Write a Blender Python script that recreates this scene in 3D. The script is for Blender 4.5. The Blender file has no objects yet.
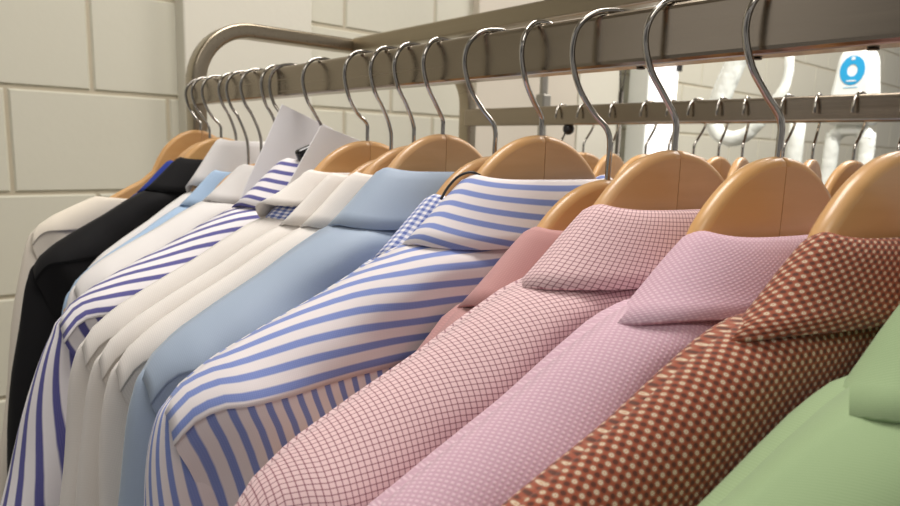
import bpy, bmesh, math, random
from mathutils import Vector, Matrix, noise

random.seed(7)
SC = bpy.context.scene
COL = SC.collection
PI = math.pi
CZ = 1.5                       # camera height above the floor; the rest is measured from there
XR = 0.3244                    # centre of the front hanging rail
XF = 0.820                     # centre of the back hanging rail


# ------------------------------------------------------------------ helpers
def lin(r, g, b):
    f = lambda c: (c / 255 / 12.92) if c <= 10 else ((c / 255 + 0.055) / 1.055) ** 2.4
    return (f(r), f(g), f(b), 1)


def smooth(e0, e1, x):
    t = max(0.0, min(1.0, (x - e0) / (e1 - e0)))
    return t * t * (3 - 2 * t)


def mesh_obj(name, verts, faces, mat, parent=None, uvs=None, sm=True, loc=None):
    me = bpy.data.meshes.new(name)
    me.from_pydata([tuple(v) for v in verts], [], faces)
    if uvs:
        lay = me.uv_layers.new(name='UVMap')
        for lp in me.loops:
            lay.data[lp.index].uv = uvs[lp.vertex_index]
    if sm:
        for p in me.polygons:
            p.use_smooth = True
    if mat:
        me.materials.append(mat)
    me.update()
    o = bpy.data.objects.new(name, me)
    COL.objects.link(o)
    if parent:
        o.parent = parent
    if loc:
        o.location = loc
    return o


def bm_obj(name, bm, mat, parent=None, sm=False, loc=None):
    bmesh.ops.recalc_face_normals(bm, faces=bm.faces)
    me = bpy.data.meshes.new(name)
    bm.to_mesh(me)
    bm.free()
    if sm:
        for p in me.polygons:
            p.use_smooth = True
    me.materials.append(mat)
    o = bpy.data.objects.new(name, me)
    COL.objects.link(o)
    if parent:
        o.parent = parent
    if loc:
        o.location = loc
    return o


def bev(o, w, n=2):
    m = o.modifiers.new('bevel', 'BEVEL')
    m.width = w
    m.segments = n
    m.limit_method = 'ANGLE'
    return o


def box_bm(x0, x1, y0, y1, z0, z1, bm=None):
    bm = bm or bmesh.new()
    r = bmesh.ops.create_cube(bm, size=1)
    bmesh.ops.scale(bm, vec=(x1 - x0, y1 - y0, z1 - z0), verts=r['verts'])
    bmesh.ops.translate(bm, vec=((x0 + x1) / 2, (y0 + y1) / 2, (z0 + z1) / 2), verts=r['verts'])
    return bm


def catmull(pts, n=6, closed=False):
    P = [Vector(p) for p in pts]
    out = []
    m = len(P)
    for i in range(m if closed else m - 1):
        if closed:
            a, b, c, d = P[(i - 1) % m], P[i], P[(i + 1) % m], P[(i + 2) % m]
        else:
            a, b, c, d = P[max(i - 1, 0)], P[i], P[i + 1], P[min(i + 2, m - 1)]
        for k in range(n):
            t = k / n
            out.append(0.5 * ((2 * b) + (c - a) * t + (2 * a - 5 * b + 4 * c - d) * t * t
                              + (3 * b - a - 3 * c + d) * t ** 3))
    if not closed:
        out.append(P[-1])
    return out


def tube(name, path, rad, mat, parent=None, seg=10, closed=False, wob=0, rads=None, profile=None):
    """sweep a circle (or a given profile of (side, up) points) along a path"""
    n = len(path)
    V, F = [], []
    prev = None
    for i, p in enumerate(path):
        if closed:
            t = (path[(i + 1) % n] - path[(i - 1) % n]).normalized()
        else:
            t = (path[min(i + 1, n - 1)] - path[max(i - 1, 0)]).normalized()
        if prev is None:
            ref = Vector((0, 1, 0)) if abs(t.y) < 0.9 else Vector((1, 0, 0))
            side = (ref - t * ref.dot(t)).normalized()
        else:
            side = (prev - t * prev.dot(t)).normalized()
        prev = side
        up = t.cross(side)
        r = rads[i] if rads else rad
        for k in range(len(profile) if profile else seg):
            if profile:
                a, b = profile[k]
                V.append(p + side * a + up * b)
            else:
                an = 2 * PI * k / seg
                rr = r
                if wob:
                    rr *= 1 + wob * noise.noise(Vector((i * 0.55, k * 0.7, 3.1)))
                V.append(p + side * math.cos(an) * rr + up * math.sin(an) * rr)
    s = len(profile) if profile else seg
    for i in range(n if closed else n - 1):
        j = (i + 1) % n
        for k in range(s):
            k2 = (k + 1) % s
            F.append((i * s + k, i * s + k2, j * s + k2, j * s + k))
    if not closed:
        F.append(tuple(reversed(range(s))))
        F.append(tuple((n - 1) * s + k for k in range(s)))
    return mesh_obj(name, V, F, mat, parent, sm=not profile)


def empty(name, loc, rz=0.0):
    o = bpy.data.objects.new(name, None)
    o.empty_display_size = 0.05
    COL.objects.link(o)
    o.location = loc
    o.rotation_euler = (0, 0, rz)
    return o


def tag(o, label, cat, group=None):
    o['label'] = label
    o['category'] = cat
    if group:
        o['group'] = group
    return o


def struct(o):
    o['kind'] = 'structure'
    return o


# ------------------------------------------------------------------ materials
class NT:
    def __init__(self, name):
        self.m = bpy.data.materials.new(name)
        self.m.use_nodes = True
        self.t = self.m.node_tree
        self.p = self.t.nodes['Principled BSDF']

    def n(self, typ, **kw):
        nd = self.t.nodes.new(typ)
        for k, v in kw.items():
            setattr(nd, k, v)
        return nd

    def link(self, a, b):
        self.t.links.new(a, b)

    def put(self, sock, v):
        if hasattr(v, 'is_linked') or hasattr(v, 'links'):
            self.link(v, sock)
        else:
            sock.default_value = v

    def math(self, op, a, b=0.0, c=None):
        nd = self.n('ShaderNodeMath', operation=op)
        self.put(nd.inputs[0], a)
        self.put(nd.inputs[1], b)
        if c is not None:
            self.put(nd.inputs[2], c)
        return nd.outputs[0]

    def mix(self, f, a, b, mode='MIX'):
        nd = self.n('ShaderNodeMix', data_type='RGBA', blend_type=mode)
        self.put(nd.inputs[0], f)
        self.put(nd.inputs[6], a)
        self.put(nd.inputs[7], b)
        return nd.outputs[2]

    def uv(self):
        tc = self.n('ShaderNodeTexCoord')
        sp = self.n('ShaderNodeSeparateXYZ')
        self.link(tc.outputs['UV'], sp.inputs[0])
        return sp.outputs[0], sp.outputs[1]

    def bump(self, h, strength, dist=0.001):
        b = self.n('ShaderNodeBump')
        b.inputs['Strength'].default_value = strength
        b.inputs['Distance'].default_value = dist
        self.link(h, b.inputs['Height'])
        self.link(b.outputs[0], self.p.inputs['Normal'])

    def wave01(self, x, period):
        """1 at whole multiples of period, 0 half way between"""
        a = self.math('MULTIPLY', x, 2 * PI / period)
        return self.math('MULTIPLY_ADD', self.math('COSINE', a), 0.5, 0.5)

    def band(self, x, period, duty, soft=0.06, off=0.0):
        """1 inside a stripe of width duty*period"""
        f = self.math('FRACT', self.math('ADD', self.math('DIVIDE', x, period), off + 100.0))
        d = self.math('ABSOLUTE', self.math('SUBTRACT', f, 0.5))
        return self.math('SUBTRACT', 1.0, self.sstep(d, duty / 2 - soft / 2, duty / 2 + soft / 2))

    def sstep(self, x, a, b):
        mr = self.n('ShaderNodeMapRange')
        mr.clamp = True
        self.put(mr.inputs[0], x)
        mr.inputs[1].default_value = a
        mr.inputs[2].default_value = b
        mr.inputs[3].default_value = 0
        mr.inputs[4].default_value = 1
        return mr.outputs[0]

    def fabric(self, rough=0.75, sheen=0.15):
        self.p.inputs['Roughness'].default_value = rough
        self.p.inputs['Specular IOR Level'].default_value = 0.25
        self.p.inputs['Sheen Weight'].default_value = sheen
        return self.m


def plain(name, c, rough=0.6, metal=0.0, spec=0.5):
    k = NT(name)
    k.p.inputs['Base Color'].default_value = c
    k.p.inputs['Roughness'].default_value = rough
    k.p.inputs['Metallic'].default_value = metal
    k.p.inputs['Specular IOR Level'].default_value = spec
    return k.m


def cloth(name, c, weave=0.0011, rough=0.75, amt=0.07, sheen=0.15):
    """plain woven cotton with a very fine weave"""
    k = NT(name)
    u, v = k.uv()
    w = k.math('MULTIPLY', k.wave01(u, weave), k.wave01(v, weave))
    dark = tuple(x * (1 - amt) for x in c[:3]) + (1,)
    lite = tuple(min(1, x * (1 + amt)) for x in c[:3]) + (1,)
    k.link(k.mix(w, dark, lite), k.p.inputs['Base Color'])
    k.bump(w, 0.12, 0.0003)
    return k.fabric(rough, sheen)


def stripes(name, c1, c2, period, duty, axis, soft=0.08, off=0.0):
    k = NT(name)
    u, v = k.uv()
    x = u if axis == 'u' else v
    m = k.band(x, period, duty, soft, off)
    w = k.math('MULTIPLY', k.wave01(u, 0.0009), k.wave01(v, 0.0009))
    base = k.mix(m, c1, c2)
    k.link(k.mix(k.math('MULTIPLY', w, 0.08), base, (1, 1, 1, 1)), k.p.inputs['Base Color'])
    k.bump(w, 0.1, 0.0003)
    return k.fabric()


def grid_check(name, base, line, period, duty):
    k = NT(name)
    u, v = k.uv()
    a = k.band(u, period, duty, 0.12)
    b = k.band(v, period, duty, 0.12)
    m = k.math('MAXIMUM', k.math('MULTIPLY', a, 0.85), k.math('MULTIPLY', b, 0.85))
    m2 = k.math('MULTIPLY', a, b)
    c = k.mix(m, base, line)
    c = k.mix(m2, c, tuple(x * 0.6 for x in line[:3]) + (1,))
    k.link(c, k.p.inputs['Base Color'])
    return k.fabric()


def gingham(name, white, mid, dark, period):
    k = NT(name)
    u, v = k.uv()
    a = k.band(u, period, 0.5, 0.12)
    b = k.band(v, period, 0.5, 0.12)
    s = k.math('MULTIPLY', k.math('ADD', a, b), 0.5)
    c = k.mix(k.sstep(s, 0.0, 0.5), white, mid)
    c = k.mix(k.sstep(s, 0.5, 1.0), c, dark)
    k.link(c, k.p.inputs['Base Color'])
    return k.fabric()


def waffle(name, c1, c2, period):
    k = NT(name)
    u, v = k.uv()
    p = k.math('ADD', u, v)
    q = k.math('SUBTRACT', u, v)
    w = k.math('MULTIPLY', k.wave01(p, period), k.wave01(q, period))
    k.link(k.mix(k.sstep(w, 0.05, 0.75), c1, c2), k.p.inputs['Base Color'])
    k.bump(w, 0.3, 0.0005)
    return k.fabric()


def twill(name, c1, c2, period):
    k = NT(name)
    u, v = k.uv()
    w = k.wave01(k.math('ADD', k.math('MULTIPLY', u, 0.7), v), period)
    k.link(k.mix(w, c1, c2), k.p.inputs['Base Color'])
    k.bump(w, 0.08, 0.0003)
    return k.fabric()


def foulard(name, pitch):
    """cream ringed dots in staggered rows on a rust and dark brown ground"""
    k = NT(name)
    u, v = k.uv()

    def dist(ou, ov):
        fu = k.math('SUBTRACT', k.math('FRACT', k.math('ADD', k.math('DIVIDE', u, pitch), 100 + ou)), 0.5)
        fv = k.math('SUBTRACT', k.math('FRACT', k.math('ADD', k.math('DIVIDE', v, pitch), 100 + ov)), 0.5)
        return k.math('SQRT', k.math('ADD', k.math('MULTIPLY', fu, fu), k.math('MULTIPLY', fv, fv)))
    d = k.math('MINIMUM', dist(0, 0), dist(0.5, 0.5))
    e = k.math('MINIMUM', dist(0.5, 0), dist(0, 0.5))
    rust, brown = lin(148, 74, 50), lin(88, 48, 35)
    cream, tan = lin(208, 190, 166), lin(154, 102, 78)
    c = k.mix(k.sstep(e, 0.14, 0.24), brown, rust)
    c = k.mix(k.sstep(d, 0.20, 0.27), tan, c)
    c = k.mix(k.sstep(d, 0.13, 0.18), cream, c)
    c = k.mix(k.sstep(d, 0.05, 0.09), lin(186, 150, 120), c)
    k.link(c, k.p.inputs['Base Color'])
    return k.fabric()


def wood(name, c1, c2, c3):
    k = NT(name)
    tc = k.n('ShaderNodeTexCoord')
    inf = k.n('ShaderNodeObjectInfo')
    mp = k.n('ShaderNodeMapping')
    mp.inputs['Scale'].default_value = (9, 60, 70)
    k.link(tc.outputs['Object'], mp.inputs[0])
    add = k.n('ShaderNodeVectorMath', operation='ADD')
    k.link(mp.outputs[0], add.inputs[0])
    sc = k.n('ShaderNodeVectorMath', operation='SCALE')
    sc.inputs[0].default_value = (37, 11, 23)
    k.link(inf.outputs['Random'], sc.inputs['Scale'])
    k.link(sc.outputs[0], add.inputs[1])
    ns = k.n('ShaderNodeTexNoise')
    ns.inputs['Scale'].default_value = 1.0
    ns.inputs['Detail'].default_value = 4
    ns.inputs['Distortion'].default_value = 0.6
    k.link(add.outputs[0], ns.inputs[0])
    c = k.mix(k.sstep(ns.outputs[0], 0.3, 0.72), c1, c2)
    c = k.mix(k.math('MULTIPLY', inf.outputs['Random'], 0.55), c, c3)
    k.link(c, k.p.inputs['Base Color'])
    k.p.inputs['Roughness'].default_value = 0.38
    k.p.inputs['Coat Weight'].default_value = 0.3
    k.p.inputs['Coat Roughness'].default_value = 0.18
    return k.m


def brushed(name, c, rough=0.33):
    k = NT(name)
    tc = k.n('ShaderNodeTexCoord')
    mp = k.n('ShaderNodeMapping')
    mp.inputs['Scale'].default_value = (300, 3, 300)
    k.link(tc.outputs['Object'], mp.inputs[0])
    ns = k.n('ShaderNodeTexNoise')
    ns.inputs['Scale'].default_value = 1
    ns.inputs['Detail'].default_value = 3
    k.link(mp.outputs[0], ns.inputs[0])
    k.link(k.mix(ns.outputs[0], tuple(x * 0.86 for x in c[:3]) + (1,), c), k.p.inputs['Base Color'])
    k.link(k.math('MULTIPLY_ADD', ns.outputs[0], 0.14, rough - 0.07), k.p.inputs['Roughness'])
    k.p.inputs['Metallic'].default_value = 1
    return k.m


def painted(name, c, dirt):
    k = NT(name)
    tc = k.n('ShaderNodeTexCoord')
    ns = k.n('ShaderNodeTexNoise')
    ns.inputs['Scale'].default_value = 5
    ns.inputs['Detail'].default_value = 5
    k.link(tc.outputs['Object'], ns.inputs[0])
    n2 = k.n('ShaderNodeTexNoise')
    n2.inputs['Scale'].default_value = 24
    n2.inputs['Detail'].default_value = 2
    k.link(tc.outputs['Object'], n2.inputs[0])
    base = k.mix(k.math('MULTIPLY', ns.outputs[0], 0.22), c, dirt)
    spot = k.sstep(n2.outputs[0], 0.765, 0.79)
    k.link(k.mix(k.math('MULTIPLY', spot, 0.5), base, lin(110, 100, 84)), k.p.inputs['Base Color'])
    k.p.inputs['Roughness'].default_value = 0.42
    n3 = k.n('ShaderNodeTexNoise')
    n3.inputs['Scale'].default_value = 60
    k.link(tc.outputs['Object'], n3.inputs[0])
    k.bump(n3.outputs[0], 0.08, 0.004)
    return k.m


M = {}
M['block'] = painted('painted_block', lin(215, 212, 196), lin(198, 192, 170))
M['mortar'] = painted('painted_joint', lin(196, 186, 164), lin(170, 160, 136))
M['plaster'] = painted('white_plaster', lin(224, 220, 206), lin(212, 206, 190))
M['beige'] = painted('beige_panel', lin(214, 205, 190), lin(200, 190, 174))
M['floor'] = painted('floor_screed', lin(120, 112, 100), lin(90, 84, 76))
M['ceiling'] = plain('ceiling_white', lin(228, 222, 210), 0.8)
M['steel'] = brushed('brushed_steel', lin(166, 154, 138), 0.24)
M['steel2'] = brushed('brushed_steel_frame', lin(172, 160, 140), 0.3)
M['chrome'] = plain('chrome_wire', lin(186, 181, 174), 0.09, 1.0)
M['wood'] = wood('varnished_beech', lin(218, 176, 130), lin(200, 154, 108), lin(222, 170, 98))
M['black_plastic'] = plain('black_plastic', lin(26, 25, 26), 0.4)
M['black_gloss'] = plain('black_gloss', lin(24, 24, 26), 0.15)
M['dark_steel'] = plain('dark_steel', lin(92, 88, 82), 0.4, 0.9)
M['grey_steel'] = plain('grey_steel', lin(150, 146, 138), 0.4, 0.7)
M['card'] = plain('grey_card', lin(232, 230, 232), 0.55)
kf = NT('wrinkled_white_sleeve')
tcf = kf.n('ShaderNodeTexCoord')
nf = kf.n('ShaderNodeTexNoise')
nf.inputs['Scale'].default_value = 34
nf.inputs['Detail'].default_value = 2
kf.link(tcf.outputs['Object'], nf.inputs[0])
kf.p.inputs['Base Color'].default_value = lin(240, 244, 238)
kf.p.inputs['Roughness'].default_value = 0.22
kf.bump(nf.outputs[0], 0.4, 0.012)
M['wrinkled'] = kf.m
M['white_gloss'] = plain('white_gloss', lin(240, 243, 238), 0.25)
M['blue'] = plain('blue_emblem', lin(40, 160, 214), 0.4)
M['paleblue'] = plain('pale_blue_print', lin(150, 205, 232), 0.4)

WHITE = lin(236, 229, 222)
M['white'] = cloth('white_cotton', lin(233, 227, 221))
M['white_cool'] = cloth('cool_white_cotton', lin(238, 234, 232))
M['cream'] = cloth('cream_knit', lin(238, 228, 212), 0.002, 0.9)
M['black'] = cloth('black_cotton', lin(20, 19, 21), 0.001, 0.8, sheen=0.05)
M['royal'] = cloth('royal_blue_cotton', lin(38, 60, 150))
M['pale_blue'] = cloth('pale_blue_cotton', lin(176, 202, 232))
M['light_blue'] = cloth('light_blue_cotton', lin(162, 177, 197), 0.0009, 0.55, 0.05)
M['rose'] = cloth('dusty_rose_cotton', lin(194, 146, 144))
M['gingham'] = gingham('blue_gingham', lin(240, 236, 240), lin(172, 180, 214), lin(96, 112, 176), 0.0042)
M['gingham_fine'] = gingham('fine_blue_gingham', lin(240, 236, 240), lin(160, 172, 214), lin(80, 98, 172), 0.0034)
M['pink'] = grid_check('pink_grid_check', lin(229, 199, 201), lin(142, 78, 92), 0.00235, 0.17)
M['lilac'] = waffle('lilac_waffle', lin(200, 163, 179), lin(217, 188, 199), 0.0026)
M['foulard'] = foulard('brown_dotted_cotton', 0.0045)
M['green'] = twill('green_twill', lin(140, 163, 120), lin(151, 173, 131), 0.0013)
BW, BB = lin(228, 221, 223), lin(122, 140, 200)
PW, PB = lin(240, 235, 238), lin(86, 84, 150)
for ax in 'uv':
    M['bstripe_' + ax] = stripes('blue_stripe_' + ax, BW, BB, 0.0078 if ax == 'u' else 0.0094, 0.42, ax)
    M['pstripe_' + ax] = stripes('violet_stripe_' + ax, PW, PB, 0.0105, 0.40, ax)


# ------------------------------------------------------------------ the setting
def block_wall(name, x0, x1, y, z0, z1, off, bl=0.2895, ch=0.1985, ref=0.0905 + CZ, g=0.0032, d=0.0045):
    """painted concrete blocks standing proud of their joints, running bond"""
    V, F, fm = [], [], []

    def quad(a, b, c, e, m):
        i = len(V)
        V.extend([a, b, c, e])
        F.append((i, i + 1, i + 2, i + 3))
        fm.append(m)
    quad((x0, y, z0), (x1, y, z0), (x1, y, z1), (x0, y, z1), 1)
    n0 = math.floor((z0 - ref) / ch)
    n1 = math.ceil((z1 - ref) / ch)
    for r in range(n0, n1):
        za, zb = max(ref + r * ch, z0), min(ref + (r + 1) * ch, z1)
        ox = off + (0 if r % 2 == 0 else bl * 0.5)
        k0 = math.floor((x0 - ox) / bl)
        for k in range(k0, k0 + int((x1 - x0) / bl) + 3):
            xa, xb = max(ox + k * bl, x0), min(ox + (k + 1) * bl, x1)
            if xb - xa < 0.02 or zb - za < 0.02:
                continue
            o = [(xa + g, y, za + g), (xb - g, y, za + g), (xb - g, y, zb - g), (xa + g, y, zb - g)]
            h = g + 0.0035
            p = [(xa + h, y - d, za + h), (xb - h, y - d, za + h), (xb - h, y - d, zb - h), (xa + h, y - d, zb - h)]
            quad(*p, 0)
            for i in range(4):
                j = (i + 1) % 4
                quad(o[i], o[j], p[j], p[i], 0)
    o = mesh_obj(name, V, F, M['block'], sm=False)
    o.data.materials.append(M['mortar'])
    for p, m in zip(o.data.polygons, fm):
        p.material_index = m
    return struct(o)


WY = 1.484
block_wall('wall_back_left', -1.4, 0.60, WY, 0, 2.7, 0.327)
block_wall('wall_back_right', 0.60, 6.6, WY, 0, 2.7, 0.327 + 0.5 * 0.2895)
struct(bev(bm_obj('pillar', box_bm(0.492, 0.787, 1.43, WY - 0.0002, 0, 2.7), M['plaster']), 0.004))
struct(bev(bm_obj('trim_1', box_bm(1.335, 1.80, 1.452, WY - 0.0002, 0, 2.7), M['beige']), 0.003))
struct(bev(bm_obj('trim_2', box_bm(1.80, 2.02, 1.446, WY - 0.0002, 0, 2.7), M['plaster']), 0.003))
struct(bm_obj('floor', box_bm(-1.4, 6.6, -2.2, WY + 0.1, -0.1, 0), M['floor']))
struct(bm_obj('ceiling', box_bm(-1.4, 6.6, -2.2, WY + 0.1, 2.7, 2.8), M['ceiling']))


# ------------------------------------------------------------------ the clothes rack
rack = tag(empty('clothes_rack', (0.583, 0.2, 0)),
           'brushed steel double clothes rack with two parallel hanging rails and a curved end frame', 'clothes rack')
RO = Vector(rack.location)


def rpart(name, bm, mat, w=0.002):
    bmesh.ops.translate(bm, vec=-RO, verts=bm.verts)
    return bev(bm_obj(name, bm, mat, rack), w, 3)


def frame_path(y):
    pts = [Vector((0.333, y, 0.10))]
    pts.append(Vector((0.333, y, CZ + 0.078)))
    R, cx, cz = 0.078, 0.333 + 0.078, CZ + 0.078
    for i in range(1, 13):
        a = PI - i / 12 * PI / 2
        pts.append(Vector((cx + R * math.cos(a), y, cz + R * math.sin(a))))
    cx2 = 0.833 - 0.078
    for i in range(0, 13):
        a = PI / 2 - i / 12 * PI / 2
        pts.append(Vector((cx2 + R * math.cos(a), y, cz + R * math.sin(a))))
    pts.append(Vector((0.833, y, 0.10)))
    return [p - RO for p in pts]


ROUNDP = []
for (sx, sy) in ((1, 1), (-1, 1), (-1, -1), (1, -1)):
    for i in range(4):
        a = {(1, 1): 0, (-1, 1): PI / 2, (-1, -1): PI, (1, -1): 1.5 * PI}[(sx, sy)] + i / 3 * PI / 2
        ROUNDP.append((sx * 0.011 + 0.004 * math.cos(a), sy * 0.006 + 0.004 * math.sin(a)))
for y in (0.928, -0.62):
    f = tube('end_frame', frame_path(y), 0.01, M['steel2'], rack, profile=ROUNDP)
    for p in f.data.polygons:
        p.use_smooth = len(p.vertices) == 4
    fb = rpart('foot_bar', box_bm(0.26, 0.90, y - 0.015, y + 0.015, 0.075, 0.10), M['steel2'])
    for x in (0.29, 0.87):
        bm = bmesh.new()
        bmesh.ops.create_cone(bm, cap_ends=True, segments=24, radius1=0.034, radius2=0.034, depth=0.024,
                              matrix=Matrix.Translation((x, y, 0.034)) @ Matrix.Rotation(PI / 2, 4, 'X'))
        rpart('caster_wheel', bm, M['black_plastic'], 0.004)
        rpart('caster_fork', box_bm(x - 0.012, x + 0.012, y - 0.018, y + 0.018, 0.052, 0.076), M['steel2'])
rail = rpart('hanging_rail', box_bm(XR - 0.0095, XR + 0.0095, -0.6055, 0.9135, CZ + 0.048, CZ + 0.078), M['steel'], 0.0035)
rail2 = rpart('hanging_rail', box_bm(XF - 0.0095, XF + 0.0095, -0.6055, 0.9135, CZ + 0.042, CZ + 0.072), M['steel'], 0.0035)
rpart('top_bar', box_bm(0.573, 0.593, -0.6055, 0.9135, CZ + 0.145, CZ + 0.167), M['steel2'], 0.003)
rpart('base_bar', box_bm(0.573, 0.593, -0.605, 0.913, 0.0755, 0.0995), M['steel2'], 0.003)
bm = bmesh.new()
bmesh.ops.create_uvsphere(bm, u_segments=16, v_segments=10, radius=0.009,
                          matrix=Matrix.Translation((XF, 0.676, CZ + 0.036)))
rpart('knob', bm, M['black_plastic'], 0.001)
for yy in (0.05, 0.105, 0.155, 0.22):
    bm = bmesh.new()
    bmesh.ops.create_cone(bm, cap_ends=True, segments=12, radius1=0.0026, radius2=0.0022, depth=0.0008,
                          matrix=Matrix.Translation((XR + 0.002, yy, CZ + 0.0475)))
    rpart('rivet', bm, M['dark_steel'], 0.0003)


# ------------------------------------------------------------------ hangers
def arm_outline():
    top = []
    for i in range(14):
        s = 0.0003 + i / 13 * 0.057
        top.append((s, -7.6 * s * s - 500 * s ** 4))
    top += [(0.065, -0.0435), (0.072, -0.060), (0.088, -0.0735), (0.106, -0.083), (0.13, -0.097), (0.16, -0.111), (0.185, -0.1245),
            (0.204, -0.136), (0.210, -0.142), (0.211, -0.148)]
    bot = [(0.206, -0.154), (0.19, -0.150), (0.17, -0.141), (0.14, -0.128), (0.11, -0.114), (0.085, -0.098),
           (0.06, -0.078), (0.04, -0.068), (0.02, -0.062), (0.0003, -0.060)]
    return top + bot


def arm_mesh(sx):
    """half of the wooden body: flat faces with fully rounded long edges"""
    ol = [Vector((x, z)) for x, z in arm_outline()]
    n = len(ol)
    nor = []
    for i in range(n):
        t = (ol[(i + 1) % n] - ol[(i - 1) % n]).normalized()
        nor.append(Vector((t.y, -t.x)))          # points inwards (outline runs clockwise)
    nor[0] = Vector((0, -1))
    nor[-1] = Vector((0, 1))
    R, H = 0.0046, 0.0048
    V, F = [], []
    layers = []
    for a in range(7):
        th = -PI / 2 + PI * a / 6
        layers.append((H * math.sin(th) if abs(a - 3) < 3 else math.copysign(H, th), R * (1 - math.cos(th))))
    for y, d in layers:
        for p, m in zip(ol, nor):
            q = p + m * d
            V.append((sx * q.x, y, q.y))
    for a in range(6):
        for i in range(n):
            j = (i + 1) % n
            F.append((a * n + i, a * n + j, (a + 1) * n + j, (a + 1) * n + i))
    bm = bmesh.new()
    bv = [bm.verts.new(v) for v in V]
    for f in F:
        bm.faces.new([bv[k] for k in f])
    for base in (0, 6 * n):
        f = bm.faces.new([bv[base + i] for i in range(n)])
        bmesh.ops.triangulate(bm, faces=[f], ngon_method='EAR_CLIP')
    bmesh.ops.recalc_face_normals(bm, faces=bm.faces)
    me = bpy.data.meshes.new('arm')
    bm.to_mesh(me)
    bm.free()
    for p in me.polygons:
        p.use_smooth = len(p.vertices) == 4 and abs(p.normal.x) < 0.999
    me.materials.append(M['wood'])
    return me


ARM = {-1: arm_mesh(-1), 1: arm_mesh(1)}


def hook_path(top, yaw, sc=1.0, flip=1):
    """wire from the wood up over the rail; top = height of the rail's upper face above the neck"""
    loop = [(-0.009, -0.046), (-0.017, -0.034), (-0.0212, -0.020), (-0.0195, -0.009), (-0.0125, -0.0005), (-0.003, 0.0020),
            (0.0065, 0.0008), (0.0135, -0.0055), (0.0165, -0.0135), (0.0170, -0.0205)]
    pts = [(0, -0.012), (0, 0.004), (-0.0008, max(0.008, (top - 0.046) * 0.55))]
    pts += [(x * sc, top + z * (1.0 if z > -0.01 else sc)) for x, z in loop]
    out = []
    for x, z in pts:
        x *= flip
        out.append((x * math.cos(yaw), x * math.sin(yaw), z))
    return catmull(out, 6)


def hanger(y, zn, yaw, label, hyaw=0.0, hsc=1.0, x=XR, railtop=CZ + 0.078, flip=1, group=None, wid=1.0):
    r = tag(empty('wooden_hanger', (x, y, CZ + zn), yaw), label, 'hanger', group)
    for s in (-1, 1):
        o = bpy.data.objects.new('arm', ARM[s])
        COL.objects.link(o)
        o.parent = r
        o.scale = (wid, 1, 1)
    tube('hook', hook_path(railtop - CZ - zn + 0.0001, hyaw - yaw, hsc, flip), 0.0017, M['chrome'], r, seg=10)
    return r


# ------------------------------------------------------------------ garments
RP = [(0, -0.0605), (0.07, -0.0605), (0.088, -0.0605), (0.106, -0.0650), (0.13, -0.0755), (0.155, -0.088), (0.187, -0.102),
      (0.212, -0.114), (0.228, -0.125), (0.238, -0.138)]


def ridge(s, k):
    s = abs(s)
    for (a, za), (b, zb) in zip(RP, RP[1:]):
        if s <= b:
            z = za + (zb - za) * (s - a) / (b - a)
            break
    else:
        z = RP[-1][1]
    return -0.065 + k * (z + 0.065) if z < -0.065 else z


SMAX = 0.236


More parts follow.
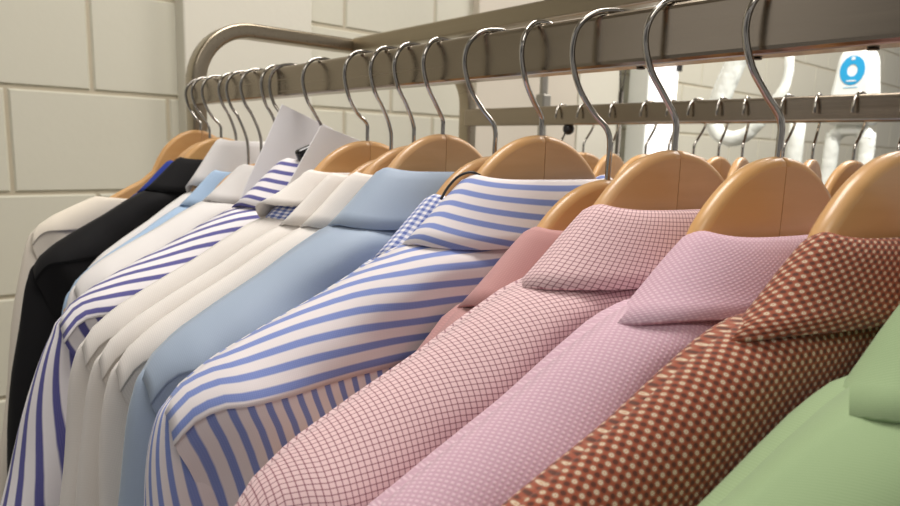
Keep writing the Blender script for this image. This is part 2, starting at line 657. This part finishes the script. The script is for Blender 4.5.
def panel_grids(k, Tb, Tf, seed, neck, wrinkle, hem=-0.70):
    """yoke grid, back grid, front grid: lists of (rows of (co, uv))"""
    NC = 57
    S = [SMAX * (2 * i / (NC - 1) - 1) for i in range(NC)]
    S = [math.copysign(SMAX * (1 - (1 - abs(s) / SMAX) ** 1.25), s) if abs(s) > 1e-6 else 0 for s in S]
    bb = 0.030

    def T(s, t):
        return t * (1 - 0.42 * smooth(0.205, 0.238, abs(s)))

    def top(s, sg, t):
        a = abs(s)
        if a < neck:
            return sg * min(0.028, t * 0.82) * math.sqrt(max(0, 1 - (a / neck) ** 4)), (-0.0605 if sg < 0 else -0.062 - 0.02 * (1 - (a / neck) ** 2)) if neck < 0.1 else ridge(neck, k)
        return 0.0, ridge(s, k)

    def prof(s, sg, t, h):
        ye, _ = top(s, sg, t)
        tt = T(s, t)
        b = (0.014 + (bb - 0.014) * smooth(0.085, 0.16, abs(s))) * (1 - 0.55 * smooth(0.19, 0.238, abs(s)))
        f = math.sqrt(max(0, 1 - (1 - h / b) ** 2)) if h < b else 1.0
        return ye + (sg * tt - ye) * f

    def seam(s):
        z = -0.070 + k * (-0.057 - 0.05 * max(0, abs(s) - 0.15))
        return min(z, ridge(s, k) - 0.012)

    def wr(s, z, amp):
        n = noise.noise(Vector((s * 9 + z * 14, z * 5 - s * 3, seed * 3.7)))
        n += 0.6 * noise.noise(Vector((s * 22 + z * 20, z * 12, seed * 1.9 + 5)))
        return n * amp

    yoke, back, front = [], [], []
    NY = 15
    for i in range(NY):
        row = []
        for s in S:
            _, zt = top(s, -1, Tb)
            H = zt - seam(s)
            t = i / (NY - 1)
            h = H * t ** 1.6
            y = prof(s, -1, Tb, h)
            z = zt - h
            y += wr(s, z, wrinkle) * min(1, h / 0.02)
            row.append([Vector((s, y, z)), None])
        yoke.append(row)
    for c in range(NC):
        acc = 0
        yoke[-1][c][1] = (S[c], 0.0)
        for i in range(NY - 2, -1, -1):
            acc += (yoke[i][c][0] - yoke[i + 1][c][0]).length
            yoke[i][c][1] = (S[c], acc)
    NR = 26

    def lower(s, z0, y0, sg, t, i, nr):
        q = (i / (nr - 1)) ** 1.5
        z = z0 + (hem - z0) * q
        d = z0 - z
        nar = 1 - 0.12 * (1 - math.exp(-d / 0.05))
        close = 1 - 0.6 * smooth(0.92, 1.0, abs(s) / SMAX) * smooth(0.0, 0.08, d)
        y = y0 + (sg * t * 1.08 - y0) * smooth(0, 0.12, d)
        y = y * close
        fold = (math.sin(s * 46 + seed) * 0.5 + math.sin(s * 95 + seed * 2.3) * 0.22) * t * 0.18 * smooth(0.0, 0.3, d)
        return Vector((s * nar, y + fold + wr(s, z, wrinkle * 0.8) * smooth(0, 0.03, d), z))
    for i in range(NR):
        row = []
        for c, s in enumerate(S):
            e = yoke[-1][c][0]
            p = lower(s, e.z, e.y + 0.0007, -1, Tb, i, NR) if i else Vector((s, e.y + 0.0007, e.z + 0.002))
            row.append([p, (s, p.z)])
        back.append(row)
    for i in range(NR + 8):
        row = []
        for s in S:
            _, zt = top(s, 1, Tf)
            if i < 9:
                h = 0.034 * (i / 8) ** 1.6
                p = Vector((s, prof(s, 1, Tf, h), zt - h))
                e = p
            else:
                h = 0.034
                e = Vector((s, prof(s, 1, Tf, h), zt - h))
                p = lower(s, e.z, e.y, 1, Tf, i - 8, NR)
            row.append([p, (s, p.z)])
        front.append(row)
    return yoke, back, front


def grids_obj(name, grids, mat, parent, thick=0.0):
    V, F, U = [], [], []
    for g in grids:
        o = len(V)
        nc = len(g[0])
        for row in g:
            for p, uv in row:
                V.append(p)
                U.append(uv)
        for i in range(len(g) - 1):
            for j in range(nc - 1):
                a = o + i * nc + j
                F.append((a, a + nc, a + nc + 1, a + 1))
    ob = mesh_obj(name, V, F, mat, parent, U)
    if thick:
        m = ob.modifiers.new('thickness', 'SOLIDIFY')
        m.thickness = thick
        m.offset = 0
    return ob


def sleeve(k, Tb, Tf, sx, mat, parent, seed, flare=0.02):
    zt = ridge(SMAX, k)
    fl = lambda dz: flare * min(1, max(0, (-dz - 0.01) / 0.25))
    secs = [(0.006, 0.226, 0.2315, 0.08), (0.000, 0.216, 0.2375, 0.24), (-0.009, 0.208, 0.2412, 0.36), (-0.022, 0.202, 0.2435, 0.46),
            (-0.045, 0.198, 0.2448, 0.56), (-0.08, 0.194, 0.2455, 0.64), (-0.13, 0.190, 0.2458, 0.7), (-0.2, 0.186, 0.245, 0.74),
            (-0.28, 0.182, 0.244, 0.76), (-0.36, 0.180, 0.243, 0.78), (-0.45, 0.182, 0.241, 0.75), (-0.54, 0.186, 0.237, 0.7)]
    secs = [(a, b + 0.6 * fl(a), c + fl(a), d) for a, b, c, d in secs]
    cen, half = (Tf - Tb) / 2, (Tb + Tf) / 2
    V, F, U = [], [], []
    N = 28
    # resample the sections smoothly
    P = catmull([(a, b, c) for a, b, c, d in secs], 3)
    D = catmull([(d, 0, 0) for a, b, c, d in secs], 3)
    for i, (sec, dd) in enumerate(zip(P, D)):
        dz, xi, xo = sec
        cx, a, b = (xi + xo) / 2, (xo - xi) / 2, half * dd[0]
        per = 0
        for j in range(N + 1):
            an = 2 * PI * j / N
            c_, s_ = math.cos(an), math.sin(an)
            x = cx + a * math.copysign(abs(c_) ** 0.8, c_)
            y = 0.45 * cen * min(1, dd[0] * 1.6) + 0.9 * b * math.copysign(abs(s_) ** 0.8, s_)
            dep = smooth(-0.02, -0.12, dz)
            y += 0.10 * half * dep * math.sin(an * 3 + seed + dz * 6)
            x += 0.003 * dep * math.sin(dz * 22 + seed * 1.7 + an)
            V.append(Vector((sx * x, y, zt + dz)))
            U.append((an * 0.022 - dz * 0.16, dz))
    W = N + 1
    for i in range(len(P) - 1):
        for j in range(N):
            a = i * W + j
            F.append((a, a + 1, a + W + 1, a + W))
    F.append(tuple(range(N)))
    return mesh_obj('sleeve', V, F, mat, parent, U)


def collar(Tb, Tf, mat, stand_mat, parent, lift=0.0, leafh=1.0, back=1.0, flare=1.0, fold_z=-0.0235, wide_stand=False, open_front=0.93):
    NPH = 72
    bk, fr = Tb + 0.004, Tf + 0.002

    def ring(a, bs, z, ph, dropf, p=0.74):
        c, s = math.cos(ph), math.sin(ph)
        x = a * math.copysign(abs(s) ** p, s)
        y = -bs * bk * math.copysign(abs(c) ** p, c) if c > 0 else bs * fr * abs(c) ** p
        z = z - dropf * smooth(0.25, -1.0, c) - 0.0035 * smooth(-0.2, 0.9, c)
        return Vector((x, y, z))
    # (radius, depth factor, height, drop towards the front)
    lh = leafh
    leaf = [(0.055, 0.50, fold_z - 0.004, 0.02), (0.0565, 0.56, fold_z, 0.02), (0.059, 0.62, fold_z + 0.0018, 0.02), (0.0625, 0.69, fold_z + 0.0004, 0.02),
            (0.068, 0.77, fold_z - 0.0040 * lh, 0.021), (0.076, 0.85, fold_z - 0.0110 * lh + lift * .2, 0.022), (0.085, 0.92, fold_z - 0.0190 * lh + lift * .4, 0.024),
            (0.095, 0.99, fold_z - 0.0275 * lh + lift * .7, 0.026), (0.1045 * flare, 1.05, fold_z - 0.0350 * lh + lift, 0.028)]
    leaf = [(a, b * 0.98, c, d) for a, b, c, d in leaf]
    stand = [(0.066, 0.86, -0.063, 0.022), (0.059, 0.70, -0.052, 0.02), (0.055, 0.55, fold_z - 0.010, 0.02), (0.0545, 0.51, fold_z - 0.003, 0.02)]

    if wide_stand:
        stand = [(0.0985, 1.0, -0.0615, 0.022), (0.088, 0.92, -0.052, 0.022)] + stand[1:]

    def build(rows):
        g = []
        vacc = [0.0] * (NPH + 1)
        prevrow = None
        for r in rows:
            row = []
            uacc = 0
            last = None
            for j in range(NPH + 1):
                ph = (2 * j / NPH - 1) * PI * open_front
                p = ring(r[0], r[1], r[2], ph, r[3])
                # the back of the leaf reaches a touch lower than its sides
                if r[0] > 0.066:
                    p.z += ((1 - back) * 0.035 * smooth(-0.05, 0.75, math.cos(ph)) - 0.001 * max(0, math.cos(ph))) * (r[0] - 0.066) / 0.04
                if last is not None:
                    uacc += (p - last).length
                last = p
                if prevrow is not None:
                    vacc[j] += (p - prevrow[j][0]).length
                row.append([p, [uacc, vacc[j]]])
            mid = row[NPH // 2][1][0]
            for c in row:
                c[1][0] -= mid
            g.append(row)
            prevrow = row
        # keep the weave square to the fold: same u down each column
        uref = [c[1][0] for c in g[len(g) // 2]]
        for row in g:
            for j, c in enumerate(row):
                c[1] = (uref[j], c[1][1])
        return g
    st = grids_obj('collar_stand', [build(stand)], stand_mat, parent, 0.001)
    lf = grids_obj('collar', [build(leaf)], mat, parent, 0.0016)
    return lf, st


def garment(name, label, cat, y, zn, yaw, k, Tb, Tf, mats, seed, neck=0.07, has_collar=True, wrinkle=0.0022,
            lift=0.0, group=None, fold_z=-0.0235, hem=-0.70, x=XR, wid=1.0, leafh=1.0, flare=0.02, wide_stand=False, reach=1.0):
    body, yk, col, stand, slv = mats
    r = tag(empty(name, (x, y, CZ + zn), yaw), label, cat, group)
    r.scale = (wid, 1, 1)
    yoke, back, front = panel_grids(k, Tb, Tf, seed, neck, wrinkle, hem)
    grids_obj('body', [back, front], M[body], r)
    grids_obj('yoke', [yoke], M[yk], r, 0.0007)
    for s in (-1, 1):
        sleeve(k, Tb, Tf, s, M[slv], r, seed, flare)
    if has_collar:
        collar(Tb, Tf, M[col], M[stand], r, lift, leafh, back=reach, flare=1.05 if reach < 0.87 else 1.0, fold_z=fold_z, wide_stand=wide_stand)
    return r


def five(m):
    return (m, m, m, m, m)


BS = ('bstripe_u', 'bstripe_v', 'bstripe_v', 'bstripe_v', 'bstripe_u')
PS = ('pstripe_u', 'pstripe_v', 'pstripe_v', 'pstripe_v', 'pstripe_u')
D = math.radians
# near to far: y, neck height, yaw, slope, material set, garment words, hanger words, hook yaw, hook size
ITEMS = [
    (0.050, -0.009, D(-11), 0.98, five('green'), 'pale green twill dress shirt, nearest of the row at the lower right edge',
     'pale green twill shirt at the right edge', D(-20), 1.0),
    (0.087, 0.005, D(-10), 1.06, five('foulard'), 'rust brown dress shirt patterned with small cream ringed dots',
     'rust brown dotted shirt', D(10), 1.0),
    (0.139, 0.001, D(-8), 1.15, five('lilac'), 'lilac pink dress shirt in a fine waffle weave with broad folded collar',
     'lilac waffle weave shirt', D(-35), 1.05),
    (0.194, 0.003, D(-8), 1.1, five('pink'), 'pale pink dress shirt with a thin dark red grid check',
     'pink grid checked shirt', D(-30), 1.0),
    (0.236, -0.015, D(-5), 2.2, five('rose'), 'plain dusty rose dress shirt squeezed behind the pink checked shirt',
     'plain dusty rose shirt, low and yellowish', D(-35), 1.2),
    (0.290, 0.0105, D(-3), 0.96, BS, 'white dress shirt with wide light blue stripes in front of the gingham collar',
     'light blue striped shirt', D(0), 1.0),
    (0.332, -0.004, D(-2), 1.6, five('gingham'), 'small blue gingham dress shirt tucked between plain blue and blue striped shirts',
     'small blue gingham shirt', D(-30), 1.1),
    (0.389, 0.011, D(0), 1.14, five('light_blue'), 'plain light blue dress shirt with a soft sheen beside the white shirts',
     'plain light blue shirt with a sheen', D(0), 0.95),
    (0.425, 0.006, D(0), 1.14, five('white'), 'plain white dress shirt directly behind the light blue shirt',
     'white shirt directly behind the light blue one', D(0), 0.95),
    (0.456, 0.004, D(0), 1.14, five('white'), 'plain white dress shirt, middle of the three white shirts in mid row',
     'middle of the three white shirts in mid row', D(0), 1.0),
    (0.492, 0.005, D(0), 1.15, ('white', 'white', 'white', 'gingham_fine', 'white'),
     'white dress shirt with blue gingham lining showing under its collar', 'white shirt with gingham collar lining', D(0), 1.1),
    (0.565, 0.008, D(0), 1.18, PS, 'white dress shirt with dark violet blue stripes between the two grey cards',
     'violet blue striped shirt', D(0), 1.1),
    (0.707, 0.002, D(0), 1.16, five('white_cool'), 'cool white dress shirt directly behind the left grey card',
     'white shirt directly behind the left grey card', D(0), 1.05),
    (0.742, -0.006, D(0), 1.22, five('pale_blue'), 'pale sky blue dress shirt between the two white shirts near the far end',
     'pale sky blue shirt near the far end', D(-5), 1.1),
    (0.776, 0.006, D(0), 1.3, five('white_cool'), 'white shirt with a high stiff collar beside the black shirt',
     'white shirt with the high stiff collar', D(10), 1.0),
    (0.822, 0.006, D(0), 1.16, five('black'), 'plain black shirt near the far end of the rail',
     'plain black shirt', D(0), 1.05),
    (0.860, 0.001, D(0), 1.6, five('royal'), 'royal blue shirt barely showing behind the black shirt',
     'royal blue shirt behind the black one', D(0), 1.0),
]
ys = [i[0] for i in ITEMS]
LIFT = {10: 0.012}
FOLD = {11: -0.022, 14: -0.003, 0: -0.032, 1: -0.033, 2: -0.034, 3: -0.029}
BACK = {0: 0.86, 1: 0.84, 2: 0.82, 3: 0.88}
LEAF = {14: 1.45, 0: 0.98, 1: 0.96, 2: 0.94, 3: 1.0, 11: 1.1}
HZ = {11: -0.022, 12: -0.024, 13: -0.03, 14: -0.02, 9: -0.012, 8: -0.004}
FLARE = {11: 0.072, 15: 0.04, 7: 0.03, 5: 0.012, 10: 0.022}
WID = {6: 0.93, 7: 0.94, 8: 0.96, 9: 0.97, 10: 0.98, 11: 1.07, 12: 0.97, 13: 0.86, 14: 0.86, 15: 0.895, 16: 0.84}
XO = {11: 0.02, 12: 0.034, 13: 0.010, 14: 0.030, 16: -0.003}
for n, (y, zn, yaw, k, mats, gl, hl, hy, hs) in enumerate(ITEMS):
    def half_front(i):
        gap = (ys[i + 1] - ys[i]) if i + 1 < len(ys) else 0.03
        return max(0.008, min(0.017, gap * 0.38))
    Tf = half_front(n)
    gapn = y - ys[n - 1] if n else 0.06
    Tb = max(0.012, min(0.036, gapn - (half_front(n - 1) if n else 0.02) - 0.006))
    g = garment('dress_shirt', gl, 'shirt', y, zn, yaw, k, Tb, Tf, mats, n * 1.37 + 0.5, lift=LIFT.get(n, 0.0),
            fold_z=FOLD.get(n, -0.0265), leafh=LEAF.get(n, 1.0), flare=FLARE.get(n, 0.02), wide_stand=n == 10, reach=BACK.get(n, 1.0), x=XR + XO.get(n, 0.0), wid=WID.get(n, 1.0), wrinkle=0.0055 if Tb > 0.02 else 0.001)
    if n == 5:
        tube('tag_cord', catmull([(-0.055, -0.006, -0.0255), (-0.060, -0.003, -0.0238), (-0.066, 0.001, -0.0265), (-0.072, 0.003, -0.033), (-0.077, 0.003, -0.040)], 5),
             0.0008, M['black_plastic'], g, 8)
    if n == 11:
        bm = bmesh.new()
        box_bm(-0.012, 0.012, -0.004, 0.004, -0.006, 0.006, bm)
        bmesh.ops.rotate(bm, verts=bm.verts, matrix=Matrix.Rotation(D(-24), 3, 'Y'))
        bmesh.ops.translate(bm, verts=bm.verts, vec=(-0.044, -0.018, -0.0145))
        bev(bm_obj('size_clip', bm, M['black_gloss'], g), 0.003, 3)
    hanger(y, zn + HZ.get(n, 0), yaw, 'wooden hanger carrying the ' + hl, hy, hs, wid=WID.get(n, 1.0))
# the far cream top with its wide neck: most of the hanger stays bare
garment('knit_top', 'cream wide necked top, last garment by the block wall', 'top', 0.893, 0.006, 0, 1.05, 0.014, 0.012,
        five('cream'), 9.1, wid=0.79, neck=0.155, has_collar=False, wrinkle=0.001).rotation_euler.y = D(6)
hanger(0.893, 0.015, 0, 'wooden hanger with a bare arm carrying the cream top at the wall end', D(-10), 1.0, wid=0.8).rotation_euler.y = D(6)
for y, l, hy in ((0.634, 'hanger showing only its straight hook right above the left grey card', D(-50)),
                 (0.657, 'hanger showing only a hook above the left grey card, nearer the white shirts', D(8))):
    hanger(y, -0.035, 0, l, hy, 1.1, wid=0.45)


# far rail: twelve empty hangers, each its own thing
ORD = ['leftmost', 'second', 'third', 'fourth', 'fifth', 'sixth', 'seventh', 'eighth', 'ninth', 'tenth', 'eleventh', 'rightmost']
FY = [0.691, 0.645, 0.592, 0.535, 0.499, 0.462, 0.427, 0.396, 0.346, 0.313, 0.270, 0.228]
proto = {}
for i, y in enumerate(FY):
    hy = D([6, -8, 12, -5, 9, -12, 4, 14, -6, 10, -4, 8][i])
    lb = ORD[i] + (' wooden hanger' if i in (0, 11) else ' wooden hanger from the left') + ' on the back rail, hanging empty'
    if i == 0:
        first = hanger(y, 0.001, 0, lb, 0, 1.0, XF, CZ + 0.072, -1, 'empty hangers on the back rail')
        first.rotation_euler.z = hy
        kids = list(first.children)
    else:
        c = first.copy()
        COL.objects.link(c)
        c.location = (XF, y, CZ + 0.001)
        c.rotation_euler = (0, 0, hy)
        c['label'] = lb
        for ch in kids:
            d = ch.copy()
            COL.objects.link(d)
            d.parent = c


# ------------------------------------------------------------------ small things on the row
def slab(name, outline, t, mat, loc, rot, w=0.0004):
    bm = bmesh.new()
    A = [bm.verts.new((x, -t / 2, z)) for x, z in outline]
    B = [bm.verts.new((x, t / 2, z)) for x, z in outline]
    bm.faces.new(A)
    bm.faces.new(list(reversed(B)))
    for i in range(len(A)):
        j = (i + 1) % len(A)
        bm.faces.new((A[j], A[i], B[i], B[j]))
    o = bm_obj(name, bm, mat)
    o.location = loc
    o.rotation_euler = rot
    return bev(o, w, 1)


c1 = slab('paper_card', [(0, 0), (0.056, -0.022), (0.012, -0.135), (-0.062, -0.112)], 0.0012, M['card'], (0.306, 0.618, CZ + 0.039), (D(-9), 0, 0))
tag(c1, 'large pale grey card standing up behind the violet striped shirt', 'card')
c2 = slab('paper_card', [(0, 0), (0.045, -0.014), (0.012, -0.118), (-0.066, -0.095)], 0.0012, M['card'], (0.304, 0.537, CZ + 0.018), (D(-8), 0, 0))
tag(c2, 'pale grey card between the violet striped shirt and white shirts', 'card')


# ------------------------------------------------------------------ things behind the rack
lb = tag(empty('light_box', (2.165, 1.40, 0)), 'tall blank white light box standing against the back wall', 'light box')
bev(bm_obj('box', box_bm(-0.096, 0.096, -0.04, 0.04, 0.0, 2.2), M['white_gloss'], lb), 0.004)
glow = NT('lit_panel')
glow.p.inputs['Emission Color'].default_value = (1, 0.98, 0.95, 1)
glow.p.inputs['Emission Strength'].default_value = 1.1
bm_obj('lit_panel', box_bm(-0.090, 0.090, -0.043, -0.0405, 0.02, 2.18), glow.m, lb)
bev(bm_obj('clip', box_bm(0.070, 0.092, -0.058, -0.044, CZ + 0.305, CZ + 0.335), M['black_plastic'], lb), 0.003)

sp = tag(empty('steel_post', (1.345, 1.2, 0)), 'plain grey steel post standing behind the far end of the back rail', 'post')
tube('pole', [Vector((0, 0, z)) for z in (0.0, 0.8, 1.6, 2.69)], 0.011, M['grey_steel'], sp, 14)
bev(bm_obj('collar_ring', box_bm(-0.015, 0.015, -0.015, 0.015, CZ + 0.10, CZ + 0.15), M['grey_steel'], sp), 0.004)

ls = tag(empty('stand_pole', (1.69, 1.2, 0)), 'thin dark stand with two cables splaying from its top', 'stand')
tube('pole', [Vector((0, 0, z)) for z in (0.0, 0.8, CZ + 0.185)], 0.0075, M['dark_steel'], ls, 12)
tube('base', [Vector((0, 0, 0)), Vector((0, 0, 0.02))], 0.12, M['dark_steel'], ls, 24)
for s in (-1, 1):
    tube('cable', [Vector((s * 0.002, 0, CZ + 0.165)), Vector((s * 0.007, 0, CZ + 0.205)), Vector((s * 0.022, 0, CZ + 0.30)), Vector((s * 0.03, 0, CZ + 0.42))],
         0.0025, M['dark_steel'], ls, 8)

# looped white tube on a post
tl = tag(empty('tube_loop', (2.0, 0.93, 0)), 'shiny white wrinkled tube bent into a loop on a white post', 'tube loop')
pts = [(0.997, 0.321), (1.047, 0.190), (1.070, 0.120), (1.046, 0.072), (0.999, 0.056), (0.954, 0.075), (0.908, 0.127),
       (0.868, 0.185), (0.853, 0.245), (0.863, 0.330), (0.895, 0.390), (0.950, 0.390)]
rd = [0.030, 0.030, 0.027, 0.024, 0.023, 0.021, 0.019, 0.016, 0.0125, 0.0125, 0.018, 0.026]
pth = catmull([(0, y - 0.93, z + CZ) for y, z in pts], 6, True)
rds = [v.x for v in catmull([(r, 0, 0) for r in rd], 6, True)]
tube('loop', pth, 0.02, M['wrinkled'], tl, 16, True, 0.22, rds)
tube('post', [Vector((0.0, -0.118, z)) for z in [0.012 + i * 0.0533 for i in range(31)]], 0.021, M['wrinkled'], tl, 16, False, 0.12)
tube('base', [Vector((0, -0.118, 0)), Vector((0, -0.118, 0.014))], 0.045, M['white_gloss'], tl, 28)

# security pedestal with the blue ring
pd = tag(empty('security_pedestal', (2.0, 0.672, 0), 0), 'white security pedestal with a blue ring emblem on its rounded head', 'security pedestal')
ang = D(-90)          # the head faces the rack and the camera side
hd = []
for i in range(17):
    a = PI * i / 16
    hd.append((0.036 * math.cos(a), 0.245 + 0.060 * math.sin(a)))
hd += [(-0.043, 0.18), (-0.046, 0.095), (0.046, 0.095), (0.043, 0.18)]
hd = [(x * 1.12, z) for x, z in hd]
h = slab('head', hd, 0.085, M['white_gloss'], (0, 0, CZ), (0, 0, ang), 0.008)
h.parent = pd


def disc(name, ro, ri, t, mat, zc, parent, yoff, sxz=1.25):
    bm = bmesh.new()
    N = 40
    ring = []
    for (r, yy) in ((ro, -t), (ri, -t), (ri, 0), (ro, 0)):
        ring.append([bm.verts.new((r * math.cos(2 * PI * i / N), yy + yoff, zc + r * sxz * math.sin(2 * PI * i / N))) for i in range(N)])
    for a in range(4):
        b = (a + 1) % 4
        for i in range(N):
            j = (i + 1) % N
            bm.faces.new((ring[a][i], ring[a][j], ring[b][j], ring[b][i]))
    return bm_obj(name, bm, mat, parent)


em = disc('ring_emblem', 0.030, 0.0125, 0.0015, M['blue'], 0.235, h, -0.0426)
bm = bmesh.new()
box_bm(-0.012, 0.012, -0.0450, -0.0443, 0.2065, 0.2095, bm)
bm_obj('emblem_caption', bm, M['white_gloss'], em)
bm = bmesh.new()
box_bm(-0.004, 0.004, -0.0450, -0.0443, 0.262, 0.269, bm)
bm_obj('emblem_notch', bm, M['white_gloss'], em)
bm = bmesh.new()
box_bm(-0.017, 0.017, -0.0437, -0.0427, 0.1900, 0.1925, bm)
bm_obj('small_print', bm, M['paleblue'], h)
lp = []
for i in range(12):
    a = PI * i / 11
    lp.append((0.043 * math.cos(a), 0.05 + 0.036 * math.sin(a)))
lp += [(-0.046, -0.15), (-0.047, -0.45), (-0.047, -0.85), (-0.046, -1.25)]
lp += [(0.046, -1.25), (0.047, -0.85), (0.047, -0.45), (0.046, -0.15)]
cs, sn = math.cos(ang), math.sin(ang)
o = tube('loop', catmull([(u * cs, u * sn, CZ + z) for u, z in lp], 5, True), 0.019, M['wrinkled'], pd, 14, True, 0.14)
bev(bm_obj('base', box_bm(-0.07, 0.07, -0.065, 0.065, 0, 0.24), M['white_gloss'], pd), 0.02, 3)
bev(bm_obj('neck', box_bm(-0.02, 0.02, -0.02, 0.02, CZ + 0.07, CZ + 0.12), M['white_gloss'], pd), 0.004)


# ------------------------------------------------------------------ light
def area(name, loc, rot, sx, sy, e, col):
    l = bpy.data.lights.new(name, 'AREA')
    l.shape = 'RECTANGLE'
    l.size, l.size_y = sx, sy
    l.energy = e
    l.color = col
    o = bpy.data.objects.new(name, l)
    COL.objects.link(o)
    o.location = loc
    o.rotation_euler = rot
    return o


WARM = (1.0, 0.955, 0.90)
area('unseen_overhead_light', (0.40, 0.46, 2.68), (0, 0, 0), 0.9, 0.5, 20, WARM)
area('unseen_overhead_light', (2.2, 0.2, 2.68), (0, 0, 0), 0.9, 0.9, 36, WARM)
area('unseen_overhead_light', (-0.6, -0.7, 2.68), (0, 0, 0), 0.8, 0.8, 9, WARM)  # added fill behind the camera, lightens the sides turned towards it


def spot(name, loc, target, e, size, col):
    l = bpy.data.lights.new(name, 'SPOT')
    l.energy = e
    l.spot_size = size
    l.spot_blend = 0.6
    l.shadow_soft_size = 0.05
    l.color = col
    o = bpy.data.objects.new(name, l)
    COL.objects.link(o)
    o.location = loc
    o.rotation_euler = (Vector(target) - Vector(loc)).to_track_quat('-Z', 'Y').to_euler()
    return o


area('unseen_overhead_light', (3.6, 0.75, 2.68), (D(18), 0, 0), 2.2, 0.5, 20, WARM)  # added wall wash, only there to brighten the back wall on the right
spot('track_spot', (1.35, 0.25, 2.66), (2.0, 0.78, CZ + 0.15), 88, D(34), (1, 0.96, 0.9))

w = bpy.data.worlds.new('World')
SC.world = w
w.use_nodes = True
nt = w.node_tree
bg = nt.nodes['Background']
# the rest of the shop around the rack: light and dark areas, brighter above than below
tc = nt.nodes.new('ShaderNodeTexCoord')
ns = nt.nodes.new('ShaderNodeTexNoise')
ns.inputs['Scale'].default_value = 3.2
ns.inputs['Detail'].default_value = 1.0
nt.links.new(tc.outputs['Generated'], ns.inputs[0])
mr = nt.nodes.new('ShaderNodeMapRange')
mr.inputs[1].default_value = 0.40
mr.inputs[2].default_value = 0.62
mr.inputs[3].default_value = 0.05
mr.inputs[4].default_value = 0.68
nt.links.new(ns.outputs[0], mr.inputs[0])
sp_ = nt.nodes.new('ShaderNodeSeparateXYZ')
nt.links.new(tc.outputs['Generated'], sp_.inputs[0])
m2 = nt.nodes.new('ShaderNodeMapRange')
m2.inputs[1].default_value = -0.6
m2.inputs[2].default_value = 0.6
m2.inputs[3].default_value = 0.35
m2.inputs[4].default_value = 1.25
nt.links.new(sp_.outputs[2], m2.inputs[0])
mu = nt.nodes.new('ShaderNodeMath')
mu.operation = 'MULTIPLY'
nt.links.new(mr.outputs[0], mu.inputs[0])
nt.links.new(m2.outputs[0], mu.inputs[1])
bg.inputs[0].default_value = (1.0, 0.965, 0.925, 1)
nt.links.new(mu.outputs[0], bg.inputs[1])

# ------------------------------------------------------------------ camera
f, cx, cy = 657.0, 450.0, 253.0


def cdir(px, py):
    return Vector((px - cx, -(py - cy), -f))


yv = cdir(-120, 132).normalized()
xv = cdir(1230, 172)
xv = (xv - yv * xv.dot(yv)).normalized()
zv = xv.cross(yv)
cam = bpy.data.cameras.new('camera')
cam.sensor_width = 36
cam.lens = f / 900 * 36
cam.clip_start = 0.01
cam.dof.use_dof = True
cam.dof.focus_distance = 0.36
cam.dof.aperture_fstop = 17
co = bpy.data.objects.new('camera', cam)
COL.objects.link(co)
Rm = Matrix((xv, yv, zv)).to_4x4()
co.matrix_world = Matrix.Translation((0, 0, CZ)) @ Rm
SC.camera = co

vs = SC.view_settings
vs.view_transform = 'Standard'
vs.look = 'None'
vs.gamma = 1
vs.exposure = -0.06
vs.use_curve_mapping = False
